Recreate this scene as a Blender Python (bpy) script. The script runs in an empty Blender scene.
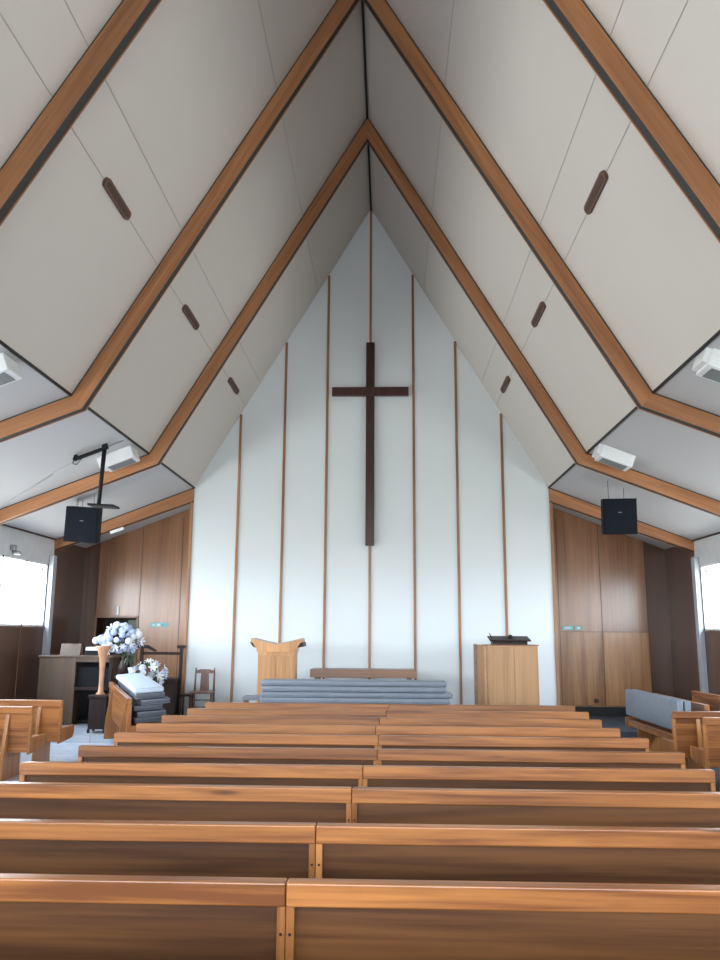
import bpy, bmesh, math, random
from mathutils import Vector, Matrix, Euler
random.seed(7)
C = bpy.context.scene.collection
PI = math.pi

# ------------------------------------------------------------------ materials
def nodes(name):
    m = bpy.data.materials.new(name); m.use_nodes = True
    nt = m.node_tree; b = nt.nodes['Principled BSDF']
    return m, nt, b

def N(nt, t, **kw):
    n = nt.nodes.new(t)
    for k, v in kw.items(): setattr(n, k, v)
    return n

def coords(nt, scale, rnd=True, rot=(0, 0, 0)):
    tc = N(nt, 'ShaderNodeTexCoord'); mp = N(nt, 'ShaderNodeMapping')
    mp.inputs['Scale'].default_value = scale; mp.inputs['Rotation'].default_value = rot
    if rnd:
        oi = N(nt, 'ShaderNodeObjectInfo'); ma = N(nt, 'ShaderNodeMath', operation='MULTIPLY')
        ma.inputs[1].default_value = 37.0
        ad = N(nt, 'ShaderNodeVectorMath', operation='ADD')
        nt.links.new(oi.outputs['Random'], ma.inputs[0])
        nt.links.new(tc.outputs['Object'], ad.inputs[0]); nt.links.new(ma.outputs[0], ad.inputs[1])
        nt.links.new(ad.outputs[0], mp.inputs['Vector'])
    else:
        nt.links.new(tc.outputs['Object'], mp.inputs['Vector'])
    return mp

def wood(name, dark, light, axis='x', rough=.38, coat=.15, scale=7.0, contrast=(.3, .72), bump=.04, knots=False, hue=.0, spec=.5):
    m, nt, b = nodes(name)
    s = [scale] * 3; s['xyz'.index(axis)] = scale * .07
    mp = coords(nt, s)
    n1 = N(nt, 'ShaderNodeTexNoise'); n1.inputs['Scale'].default_value = 1.0; n1.inputs['Detail'].default_value = 5
    n1.inputs['Distortion'].default_value = 1.2
    nt.links.new(mp.outputs[0], n1.inputs['Vector'])
    s2 = [scale * 9] * 3; s2['xyz'.index(axis)] = scale * .25
    mp2 = coords(nt, s2)
    n2 = N(nt, 'ShaderNodeTexNoise'); n2.inputs['Scale'].default_value = 1.0; n2.inputs['Detail'].default_value = 3
    nt.links.new(mp2.outputs[0], n2.inputs['Vector'])
    mx = N(nt, 'ShaderNodeMath', operation='MULTIPLY_ADD'); mx.inputs[1].default_value = .5
    nt.links.new(n2.outputs['Fac'], mx.inputs[0]); nt.links.new(n1.outputs['Fac'], mx.inputs[2])
    sb = N(nt, 'ShaderNodeMath', operation='SUBTRACT'); sb.inputs[1].default_value = .25
    nt.links.new(mx.outputs[0], sb.inputs[0])
    cr = N(nt, 'ShaderNodeValToRGB'); e = cr.color_ramp.elements
    e[0].position = contrast[0]; e[0].color = (*dark, 1); e[1].position = contrast[1]; e[1].color = (*light, 1)
    nt.links.new(sb.outputs[0], cr.inputs['Fac'])
    out = cr.outputs['Color']
    oi = N(nt, 'ShaderNodeObjectInfo')
    hs = N(nt, 'ShaderNodeHueSaturation')
    mr = N(nt, 'ShaderNodeMapRange'); mr.inputs['To Min'].default_value = .80; mr.inputs['To Max'].default_value = 1.10
    nt.links.new(oi.outputs['Random'], mr.inputs['Value']); nt.links.new(mr.outputs[0], hs.inputs['Value'])
    nt.links.new(out, hs.inputs['Color']); out = hs.outputs['Color']
    if knots:
        mk = coords(nt, (1.6, 9, 9) if axis == 'x' else (9, 9, 1.6))
        vo = N(nt, 'ShaderNodeTexVoronoi'); vo.inputs['Scale'].default_value = .55
        nt.links.new(mk.outputs[0], vo.inputs['Vector'])
        kr = N(nt, 'ShaderNodeMapRange'); kr.inputs['From Min'].default_value = .05; kr.inputs['From Max'].default_value = .11
        kr.inputs['To Min'].default_value = .75; kr.inputs['To Max'].default_value = 0
        nt.links.new(vo.outputs['Distance'], kr.inputs['Value'])
        mi = N(nt, 'ShaderNodeMixRGB'); mi.inputs['Color2'].default_value = (dark[0] * .25, dark[1] * .2, dark[2] * .2, 1)
        nt.links.new(kr.outputs[0], mi.inputs['Fac']); nt.links.new(out, mi.inputs['Color1']); out = mi.outputs[0]
    nt.links.new(out, b.inputs['Base Color'])
    b.inputs['Roughness'].default_value = rough
    b.inputs['Coat Weight'].default_value = coat; b.inputs['Coat Roughness'].default_value = .25
    b.inputs['Specular IOR Level'].default_value = spec
    bp = N(nt, 'ShaderNodeBump'); bp.inputs['Strength'].default_value = bump; bp.inputs['Distance'].default_value = .01
    nt.links.new(n2.outputs['Fac'], bp.inputs['Height']); nt.links.new(bp.outputs[0], b.inputs['Normal'])
    return m

def plain(name, col, rough=.5, var=.05, scale=6.0, bump=.0, metallic=0.0, bscale=200, coat=0.0, spec=.5):
    m, nt, b = nodes(name)
    mp = coords(nt, (scale,) * 3)
    n = N(nt, 'ShaderNodeTexNoise'); n.inputs['Scale'].default_value = 1; n.inputs['Detail'].default_value = 4
    nt.links.new(mp.outputs[0], n.inputs['Vector'])
    cr = N(nt, 'ShaderNodeValToRGB'); e = cr.color_ramp.elements
    e[0].position = .3; e[1].position = .7
    e[0].color = (*[max(0, c * (1 - var)) for c in col], 1); e[1].color = (*[min(1, c * (1 + var)) for c in col], 1)
    nt.links.new(n.outputs['Fac'], cr.inputs['Fac']); nt.links.new(cr.outputs['Color'], b.inputs['Base Color'])
    b.inputs['Roughness'].default_value = rough; b.inputs['Metallic'].default_value = metallic
    b.inputs['Coat Weight'].default_value = coat; b.inputs['Specular IOR Level'].default_value = spec
    if bump:
        tc = N(nt, 'ShaderNodeTexCoord'); n3 = N(nt, 'ShaderNodeTexNoise'); n3.inputs['Scale'].default_value = bscale
        nt.links.new(tc.outputs['Object'], n3.inputs['Vector'])
        bp = N(nt, 'ShaderNodeBump'); bp.inputs['Strength'].default_value = bump; bp.inputs['Distance'].default_value = .01
        nt.links.new(n3.outputs['Fac'], bp.inputs['Height']); nt.links.new(bp.outputs[0], b.inputs['Normal'])
    return m

M = {}
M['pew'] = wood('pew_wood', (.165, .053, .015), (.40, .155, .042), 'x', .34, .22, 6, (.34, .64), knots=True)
M['pew_shaded'] = wood('pew_shaded_wood', (.065, .024, .008), (.145, .058, .018), 'x', .45, .0, 5, (.34, .66), spec=.3)  # pew wood coloured darker for the shade low on the backs
M['pew_end'] = wood('pew_end_wood', (.24, .085, .024), (.46, .195, .060), 'z', .33, .25, 6)
M['beam'] = wood('beam_wood', (.26, .105, .042), (.45, .205, .086), 'x', .42, .15, 5, (.3, .72))
M['gap_shade'] = plain('beam_gap_shade', (.035, .034, .032), .7)
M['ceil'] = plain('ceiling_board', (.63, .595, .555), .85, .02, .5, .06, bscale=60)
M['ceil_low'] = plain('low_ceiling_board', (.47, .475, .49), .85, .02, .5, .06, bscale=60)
M['seam'] = plain('board_seam', (.40, .38, .36), .8)
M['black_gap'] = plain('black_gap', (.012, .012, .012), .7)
M['front'] = plain('front_wall_paint', (.70, .755, .78), .5, .012, .8, .02, bscale=90)
M['batten'] = wood('batten_wood', (.24, .105, .045), (.42, .21, .10), 'z', .45, .1, 8)
M['cross'] = wood('cross_wood', (.030, .010, .008), (.070, .024, .018), 'z', .35, .2, 8)
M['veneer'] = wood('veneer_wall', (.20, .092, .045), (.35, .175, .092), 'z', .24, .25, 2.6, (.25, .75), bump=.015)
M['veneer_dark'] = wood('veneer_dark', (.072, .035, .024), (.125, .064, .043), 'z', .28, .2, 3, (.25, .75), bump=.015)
M['veneer_low'] = wood('veneer_low', (.22, .10, .042), (.44, .225, .10), 'z', .26, .2, 5, (.3, .7), bump=.015)
M['groove'] = plain('groove_dark', (.06, .03, .018), .7)
M['white_trim'] = plain('white_trim', (.38, .40, .44), .85, spec=.2)
M['win_frame'] = plain('window_frame_paint', (.78, .80, .80), .4)
M['upper_wall'] = plain('upper_wall_paint', (.62, .64, .65), .6)
M['rear_wall'] = plain('rear_wall_paint', (.70, .69, .66), .6)
M['lectern'] = wood('lectern_wood', (.44, .19, .055), (.66, .34, .12), 'z', .4, .15, 6)
M['pale_cap'] = wood('pale_cap_wood', (.50, .32, .22), (.66, .46, .34), 'x', .4, .1, 6)
M['cupboard'] = wood('cupboard_wood', (.38, .195, .078), (.55, .305, .130), 'z', .4, .15, 5)
M['brown'] = wood('brown_wood', (.16, .070, .034), (.28, .130, .065), 'x', .4, .15, 7)
M['dark_wood'] = wood('dark_wood', (.014, .007, .006), (.034, .015, .011), 'z', .5, .0, 8, spec=.3)
M['organ'] = wood('organ_wood', (.075, .044, .026), (.15, .088, .050), 'z', .38, .2, 6)
M['chair'] = wood('chair_wood', (.13, .065, .045), (.24, .125, .085), 'z', .4, .15, 8)
M['black'] = plain('black_plastic', (.009, .010, .013), .65, spec=.25)
M['speaker'] = plain('speaker_black', (.007, .010, .017), .8, .1, 30, .1, bscale=300, spec=.2)
M['speaker_cone'] = plain('speaker_cone', (.004, .005, .008), .5)
M['steel'] = plain('grey_steel', (.35, .36, .37), .4, metallic=.8)
M['heater'] = plain('heater_white', (.80, .82, .84), .4)
M['heater_grille'] = plain('heater_grille', (.19, .21, .22), .5)
M['vent'] = plain('brown_vent', (.13, .065, .045), .6, .15, 20)
M['vent_dark'] = plain('vent_dark', (.075, .04, .028), .7)
M['cushion'] = plain('blue_grey_vinyl', (.150, .180, .225), .42, .08, 12, .08, bscale=250, spec=.6)
M['cushion_dark'] = plain('slate_vinyl', (.055, .065, .085), .42, .08, 12, .08, bscale=250, spec=.6)
M['cushion_sheen'] = plain('vinyl_sheen_pale', (.50, .57, .66), .6, .06, 12, .1, bscale=250)  # pale colour stands for window sheen on the vinyl top
M['piping'] = plain('cushion_piping', (.30, .34, .40), .5)
M['teal'] = plain('teal_sticker', (.13, .42, .44), .4)
M['white'] = plain('white_paper', (.80, .80, .78), .6)
M['ink'] = plain('dark_ink', (.03, .06, .06), .6)
M['copper'] = plain('copper_wood', (.50, .26, .14), .35, .12, 9, coat=.2)
M['blue_flower'] = plain('blue_petals', (.52, .60, .80), .7, .22, 25)
M['white_flower'] = plain('white_petals', (.76, .79, .84), .7, .08, 20)
M['leaf'] = plain('leaf_green', (.045, .085, .040), .5, .3, 15)
M['pale_vase'] = plain('pale_glass_vase', (.50, .54, .62), .15, .1, 8, coat=.5)
M['folder'] = plain('grey_green_folder', (.14, .18, .15), .6)
M['pad'] = plain('grey_pad', (.20, .22, .25), .6)

def floor_mat():
    m, nt, b = nodes('vinyl_floor')
    tc = N(nt, 'ShaderNodeTexCoord')
    br = N(nt, 'ShaderNodeTexBrick'); br.inputs['Scale'].default_value = 1
    br.inputs['Brick Width'].default_value = .55; br.inputs['Row Height'].default_value = .14
    br.inputs['Mortar Size'].default_value = .006
    br.inputs['Color1'].default_value = (.62, .66, .72, 1); br.inputs['Color2'].default_value = (.50, .54, .60, 1)
    br.inputs['Mortar'].default_value = (.30, .33, .38, 1)
    nt.links.new(tc.outputs['Object'], br.inputs['Vector'])
    n = N(nt, 'ShaderNodeTexNoise'); n.inputs['Scale'].default_value = 4; n.inputs['Detail'].default_value = 6
    nt.links.new(tc.outputs['Object'], n.inputs['Vector'])
    mi = N(nt, 'ShaderNodeMixRGB', blend_type='MULTIPLY'); mi.inputs['Fac'].default_value = .25
    nt.links.new(br.outputs['Color'], mi.inputs['Color1']); nt.links.new(n.outputs['Color'], mi.inputs['Color2'])
    nt.links.new(mi.outputs[0], b.inputs['Base Color'])
    b.inputs['Roughness'].default_value = .3
    return m
M['floor'] = floor_mat()
M['carpet'] = plain('dark_carpet', (.045, .055, .07), .95, .2, 80, .3)

def glass_mat():
    m, nt, b = nodes('window_glass')
    nt.nodes.remove(b)
    out = nt.nodes['Material Output']
    tr = N(nt, 'ShaderNodeBsdfTransparent'); tr.inputs['Color'].default_value = (.95, .97, .98, 1)
    gl = N(nt, 'ShaderNodeBsdfGlossy'); gl.inputs['Roughness'].default_value = .03
    mx = N(nt, 'ShaderNodeMixShader'); mx.inputs['Fac'].default_value = .06
    nt.links.new(tr.outputs[0], mx.inputs[1]); nt.links.new(gl.outputs[0], mx.inputs[2]); nt.links.new(mx.outputs[0], out.inputs['Surface'])
    return m
M['glass'] = glass_mat()

# ------------------------------------------------------------------ mesh helpers
class MB:
    """collects shapes into one mesh; each shape may carry a material slot"""
    def __init__(s): s.bm = bmesh.new(); s.mats = []
    def slot(s, mat):
        if mat is None: return 0
        if mat not in s.mats: s.mats.append(mat)
        return s.mats.index(mat)
    def box(s, x0, x1, y0, y1, z0, z1, mat=None, bevel=0.0, seg=2, mtx=None):
        r = bmesh.ops.create_cube(s.bm, size=1)
        vs = r['verts']
        for v in vs:
            v.co = Vector(((x0 + x1) / 2 + v.co.x * (x1 - x0), (y0 + y1) / 2 + v.co.y * (y1 - y0), (z0 + z1) / 2 + v.co.z * (z1 - z0)))
        fs = set(f for v in vs for f in v.link_faces)
        if bevel > 0:
            es = list(set(e for v in vs for e in v.link_edges))
            rb = bmesh.ops.bevel(s.bm, geom=es, offset=bevel, segments=seg, affect='EDGES', profile=.5)
            fs = set(f for f in rb['faces']) | set(f for f in fs if f.is_valid)
            vs = list(set(v for f in fs for v in f.verts))
        i = s.slot(mat)
        for f in fs:
            f.material_index = i
            if bevel > 0: f.smooth = False
        if mtx is not None: bmesh.ops.transform(s.bm, matrix=mtx, verts=vs)
        return s
    def prism(s, pts, axis, a0, a1, mat=None, mtx=None):
        """pts 2D polygon in the plane perpendicular to axis; extruded a0..a1"""
        def mk(p, a):
            if axis == 'x': return (a, p[0], p[1])
            if axis == 'y': return (p[0], a, p[1])
            return (p[0], p[1], a)
        A = [s.bm.verts.new(mk(p, a0)) for p in pts]; B = [s.bm.verts.new(mk(p, a1)) for p in pts]
        i = s.slot(mat); fs = [s.bm.faces.new(A), s.bm.faces.new(B[::-1])]
        for k in range(len(pts)):
            k2 = (k + 1) % len(pts); fs.append(s.bm.faces.new((A[k], B[k], B[k2], A[k2])))
        for f in fs: f.material_index = i
        if mtx is not None: bmesh.ops.transform(s.bm, matrix=mtx, verts=A + B)
        return s
    def tube(s, p0, p1, r0, r1=None, mat=None, n=12):
        r1 = r0 if r1 is None else r1
        p0 = Vector(p0); p1 = Vector(p1); d = p1 - p0
        q = d.to_track_quat('Z', 'Y').to_matrix().to_4x4()
        r = bmesh.ops.create_cone(s.bm, cap_ends=True, segments=n, radius1=r0, radius2=r1, depth=d.length,
                                  matrix=Matrix.Translation((p0 + p1) / 2) @ q)
        i = s.slot(mat)
        for f in set(f for v in r['verts'] for f in v.link_faces):
            f.material_index = i; f.smooth = len(f.verts) == 4
        return s
    def lathe(s, prof, cx=0, cy=0, mat=None, n=24):
        i = s.slot(mat); rings = []
        for r, z in prof:
            rings.append([s.bm.verts.new((cx + r * math.cos(2 * PI * k / n), cy + r * math.sin(2 * PI * k / n), z)) for k in range(n)])
        for a, b in zip(rings, rings[1:]):
            for k in range(n):
                f = s.bm.faces.new((a[k], a[(k + 1) % n], b[(k + 1) % n], b[k])); f.material_index = i; f.smooth = True
        for rg in (rings[0][::-1], rings[-1]):
            f = s.bm.faces.new(rg); f.material_index = i
        return s
    def build(s, name, mat, parent=None, loc=None):
        bmesh.ops.recalc_face_normals(s.bm, faces=s.bm.faces)
        me = bpy.data.meshes.new(name); s.bm.to_mesh(me); s.bm.free()
        mats = [m for m in s.mats] if s.mats else [mat]
        if None in mats: mats = [mat if m is None else m for m in mats]
        for m in mats: me.materials.append(M[m] if isinstance(m, str) else m)
        o = bpy.data.objects.new(name, me); C.objects.link(o)
        if parent is not None: o.parent = parent
        if loc is not None: o.location = loc
        return o

def B(*a, **k): return MB().box(*a, **k)

def tag(o, label=None, cat=None, group=None, kind=None):
    if label: o['label'] = label
    if cat: o['category'] = cat
    if group: o['group'] = group
    if kind: o['kind'] = kind
    return o

def thing(name, label, cat, loc=(0, 0, 0), rz=0, group=None, kind=None):
    o = bpy.data.objects.new(name, None); C.objects.link(o); o.empty_display_size = .2
    o.location = loc; o.rotation_euler = (0, 0, rz)
    return tag(o, label, cat, group, kind)

def copy_tree(o, parent=None):
    c = o.copy(); C.objects.link(c); c.parent = parent
    for ch in [x for x in bpy.data.objects if x.parent == o]: copy_tree(ch, c)
    return c

# ------------------------------------------------------------------ dimensions (metres)
A, K, R = 3.49, 4.57, 10.55            # half span at the knee, knee height, ridge height
XO = 6.2                               # outer wall
SL = .385                              # slope of the low roof
ZO = K - SL * (XO - A)                 # eaves height
YW, YB, YR = 15.5, 17.1, -3.3          # front wall, recess wall, rear wall
FR = [12.42, 9.20, 6.00, 2.80, -.42]
WZ0, WZ1 = 1.84, 3.03                  # side windows

def struct(o, label, cat): return tag(o, label, cat, kind='structure')

# ------------------------------------------------------------------ shell
o = MB().box(-XO - .2, XO + .2, YR - .2, YB + .2, -.12, 0).build('floor', 'carpet')
struct(o, 'dark slate floor of the nave and right aisle', 'floor')
o = MB().box(-XO, -2.35, YR, 13.15, 0, .006).build('floor', 'floor'); struct(o, 'pale blue grey vinyl floor of the left aisle', 'floor')
# low side platforms and the centre platform
o = MB().box(-XO, -A - .02, 13.15, YB, .0, .12).build('floor', 'floor'); struct(o, 'low platform floor under the dark organ on the left', 'floor')
o = MB().box(-3.3, 3.3, 12.9, YW, 0, .25).build('floor', 'carpet'); struct(o, 'raised dark carpeted platform floor below the cross', 'floor')
o = MB().box(A + .02, XO, 14.4, YB, 0, .12).build('floor', 'carpet'); struct(o, 'low dark platform floor below the right veneer wall', 'floor')

# front wall (pale, gable shaped) and its battens
top = .02
pts = [(-A, 0), (A, 0), (A, K), (0, R), (-A, K)]
fw = MB().prism(pts, 'y', YW, YB + .1).build('wall_front', 'front'); struct(fw, 'tall pale blue-white gable wall behind the dark cross', 'wall')
m_ = (R - K) / A
for i, x in enumerate((-2.60, -1.714, -.865, 0, .865, 1.714, 2.60)):
    zt = R - abs(x) * m_ - .03
    z0 = .25
    t = MB().box(x - .024, x + .024, YW - .028, YW, z0, zt, bevel=.004, seg=1).build('trim_%d' % (i + 1), 'batten')
    side = '' if x == 0 else '%s batten %s of the cross' % ({1: 'nearest', 2: 'second', 3: 'outermost'}[round(abs(x) / .865)], 'left' if x < 0 else 'right')
    struct(t, 'brown wooden wall batten on the centre line behind the cross' if x == 0 else 'thin brown wooden ' + side + ' on pale wall', 'batten')
# wooden corner posts at both edges of the pale wall
for s in (-1, 1):
    t = MB().box(min(s * A, s * (A + .055)), max(s * A, s * (A + .055)), YW - .03, YW + .15, 0, K - .30, bevel=.006).build('trim_%d' % (8 if s < 0 else 9), 'batten')
    struct(t, 'brown corner post at the %s edge of the pale front wall' % ('left' if s < 0 else 'right'), 'post')

# ceilings
def slab(name, p0, p1, mat, label, th=.08, y0=YR, y1=YB + .1):
    d = Vector((p1[0] - p0[0], p1[1] - p0[1])); d.normalize(); n = Vector((-d.y, d.x))
    if n.y < 0: n = -n
    q = [p0, p1, (p1[0] + n.x * th, p1[1] + n.y * th), (p0[0] + n.x * th, p0[1] + n.y * th)]
    o = MB().prism(q, 'y', y0, y1).build(name, mat); struct(o, label, 'ceiling'); return o
for s in (-1, 1):
    w = 'left' if s < 0 else 'right'
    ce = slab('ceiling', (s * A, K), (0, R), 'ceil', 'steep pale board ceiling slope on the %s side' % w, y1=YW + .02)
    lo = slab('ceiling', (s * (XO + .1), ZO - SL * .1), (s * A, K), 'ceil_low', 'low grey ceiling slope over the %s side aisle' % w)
    # thin seams between the ceiling boards, running front to back
    L = math.hypot(A, R - K); n = Vector((-s * (R - K) / L, 0, -A / L))
    for z, th in ((6.72, .0035), (8.68, .003), (6.24, .004)):
        x = s * (R - z) / m_
        p = Vector((x, 0, z)) + n * .002
        d = Vector((-s * A, 0, R - K)).normalized()
        sm = MB()
        a = p - d * th; b_ = p + d * th
        sm.prism([(a.x, a.z), (b_.x, b_.z), (b_.x + n.x * .003, b_.z + n.z * .003), (a.x + n.x * .003, a.z + n.z * .003)], 'y', YR, YW)
        sm.build('seam', 'seam', ce)
    # black gap where steep and low ceilings meet
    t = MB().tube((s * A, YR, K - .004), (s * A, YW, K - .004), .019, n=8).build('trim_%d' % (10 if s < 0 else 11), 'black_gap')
    struct(t, 'black gap strip where the %s ceiling slopes meet' % w, 'trim')
    # eaves strip above the side window wall
    t = MB().box(min(s * XO, s * (XO - .03)), max(s * XO, s * (XO - .03)), YR, YW - .02, ZO - .015, ZO + .02).build('trim_%d' % (12 if s < 0 else 13), 'groove')
    struct(t, 'dark strip along the top of the %s side wall' % w, 'trim')
t = MB().box(-.016, .016, YR, YW, R - .06, R - .02).build('trim_14', 'black_gap')
struct(t, 'black strip running along the ridge of the roof', 'trim')

# portal frames: twin planks round a core coloured as a shaded gap, four limbs each
def off(path, d):
    """inner offset of the half polyline (inner = towards the room)"""
    out = []
    for i, p in enumerate(path):
        ns = []
        if i > 0:
            a = Vector(path[i]) - Vector(path[i - 1]); a.normalize(); ns.append(Vector((a.y, -a.x)))
        if i < len(path) - 1:
            a = Vector(path[i + 1]) - Vector(path[i]); a.normalize(); ns.append(Vector((a.y, -a.x)))
        if len(ns) == 1: out.append(Vector(p) + ns[0] * d)
        else:
            h = (ns[0] + ns[1]).normalized(); out.append(Vector(p) + h * (d / h.dot(ns[0])))
    return out
BD = .21
def limb(parent, q, y0, thick):
    """q = outer0, outer1, inner1, inner0 in x,z ; local x runs along the limb"""
    o0, o1, i1, i0 = [Vector(v) for v in q]
    ang = math.atan2(o1.y - o0.y, o1.x - o0.x)
    c, s_ = math.cos(-ang), math.sin(-ang)
    def loc(v, base=o0):
        d = v - base; return (d.x * c - d.y * s_, d.x * s_ + d.y * c)
    g = .022 / BD
    O0, O1, I1, I0 = loc(o0), loc(o1), loc(i1), loc(i0)
    lerp = lambda a, b, t: (a[0] + (b[0] - a[0]) * t, a[1] + (b[1] - a[1]) * t)
    pl = [lerp(O0, I0, g), lerp(O1, I1, g), I1, I0]
    gp = [O0, O1, lerp(O1, I1, .965), lerp(O0, I0, .965)]
    mb = MB()
    mb.prism(pl, 'y', 0, .022, 'beam'); mb.prism(pl, 'y', thick - .016, thick, 'beam')
    mb.prism(gp, 'y', .012, thick - .008, 'gap_shade')  # solid core, dark in colour for the shade between planks
    o = mb.build('rafter', 'beam', parent)
    o.location = (o0.x, y0, o0.y); o.rotation_euler = (0, -ang, 0)
    return o
for i, y in enumerate(FR):
    where = ['nearest the front wall', 'second from the front wall', 'third from the front wall, crossing the top corners', 'above the front pews', 'over the camera', 'by the rear wall'][i]
    fr = thing('trim_%d' % (20 + i), 'brown twin-plank timber roof frame ' + where, 'roof frame', (0, 0, 0), kind='structure')
    for s in (-1, 1):
        out = [(-XO, ZO), (-A, K), (0, R)]
        inn = off(out, BD)
        # at the ridge the inner offset lies on x = 0
        d = (Vector(out[2]) - Vector(out[1])).normalized(); inn[2] = Vector((0, inn[2].y + (-inn[2].x) * d.y / d.x))
        inn[0] = Vector((-XO, inn[0].y - (inn[0].x + XO) * (-SL) * -1))
        for a in (0, 1):
            q = [Vector(out[a]), Vector(out[a + 1]), inn[a + 1], inn[a]]
            if s > 0: q = [Vector((-v.x, v.y)) for v in q]
            limb(fr, q, y, .145)
# side beams at the front wall plane, over the wooden recesses
for s in (-1, 1):
    out = [(-XO, ZO), (-A - .0, K)]
    q = [Vector(out[0]), Vector(out[1]), Vector((out[1][0], out[1][1] - .27)), Vector((out[0][0], out[0][1] - .20))]
    if s > 0: q = [Vector((-v.x, v.y)) for v in q]
    fr = thing('trim_%d' % (30 if s < 0 else 31), 'brown sloping beam over the %s wooden recess' % ('left' if s < 0 else 'right'), 'beam', kind='structure')
    limb(fr, q, YW - .03, .18)

# recess walls (veneer)
def strip(mb, x0, x1, z0, z1, y=YB): mb.box(x0, x1, y, y + .1, z0, z1)
# right
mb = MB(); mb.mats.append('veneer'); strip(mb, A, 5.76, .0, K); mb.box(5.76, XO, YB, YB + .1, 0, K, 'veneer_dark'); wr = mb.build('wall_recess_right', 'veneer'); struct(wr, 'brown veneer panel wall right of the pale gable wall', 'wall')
g = MB()
for x in (3.93, 4.81, 5.76): g.box(x - .006, x + .006, YB - .003, YB + .002, .32, 4.2)
g.box(3.93, 5.76, YB - .003, YB + .002, 1.80, 1.812)
g.build('groove', 'groove', wr)
for x0, x1 in ((3.937, 4.803), (4.817, 5.753)):
    MB().box(x0, x1, YB - .002, YB + .01, .33, 1.798).build('lower_panel', 'veneer_low', wr)
t = MB().box(A, XO, YB - .03, YB, .12, .30).build('baseboard_right', 'black_gap'); struct(t, 'black baseboard of the right veneer wall', 'baseboard')
t = MB().tube((4.62, YB - .04, .42), (4.62, YB, .42), .045, n=16).build('wall_plug', 'groove'); tag(t, 'small dark round plate low on the right veneer wall', 'wall plate')
# left with a hatch opening
NX0, NX1, NZ0, NZ1 = -5.87, -4.97, .85, 2.06
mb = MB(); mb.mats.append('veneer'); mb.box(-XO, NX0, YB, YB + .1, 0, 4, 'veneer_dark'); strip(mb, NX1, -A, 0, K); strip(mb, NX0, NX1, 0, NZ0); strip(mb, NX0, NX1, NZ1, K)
wl = mb.build('wall_recess_left', 'veneer'); struct(wl, 'brown veneer panel wall left of the pale gable wall', 'wall')
g = MB()
for x in (-5.90, -4.95, -4.08): g.box(x - .006, x + .006, YB - .003, YB + .002, .12, 4.2)
g.build('groove', 'groove', wl)
n_ = MB(); n_.box(NX0 - .1, NX1 + .1, YB + .45, YB + .5, NZ0 - .1, NZ1 + .1); n_.box(NX0 - .1, NX0, YB + .1, YB + .45, NZ0 - .1, NZ1 + .1); n_.box(NX1, NX1 + .1, YB + .1, YB + .45, NZ0 - .1, NZ1 + .1)
n_.box(NX0, NX1, YB + .1, YB + .45, NZ1, NZ1 + .1); n_.box(NX0, NX1, YB + .1, YB + .45, NZ0 - .1, NZ0)
n_.build('recess', 'dark_wood', wl)
fr = MB()
for a in ((NX0 - .02, NX1 + .02, NZ1 - .02, NZ1 + .025), (NX0 - .02, NX0 + .02, NZ0, NZ1), (NX1 - .02, NX1 + .02, NZ0, NZ1)):
    fr.box(a[0], a[1], YB - .02, YB + .02, a[2], a[3])
fr.build('frame', 'brown', wl)
f = MB().box(-5.22, -5.0, YB + .15, YB + .19, NZ0, 2.0, bevel=.003).build('folder', 'folder'); tag(f, 'grey green folder standing in the dark wall hatch', 'folder')
lk = MB().box(-5.43, -5.38, YB - .025, YB, 2.10, 2.28, bevel=.006); pass
tag(lk.build('latch', 'steel'), 'small metal latch above the dark wall hatch', 'latch')

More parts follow.
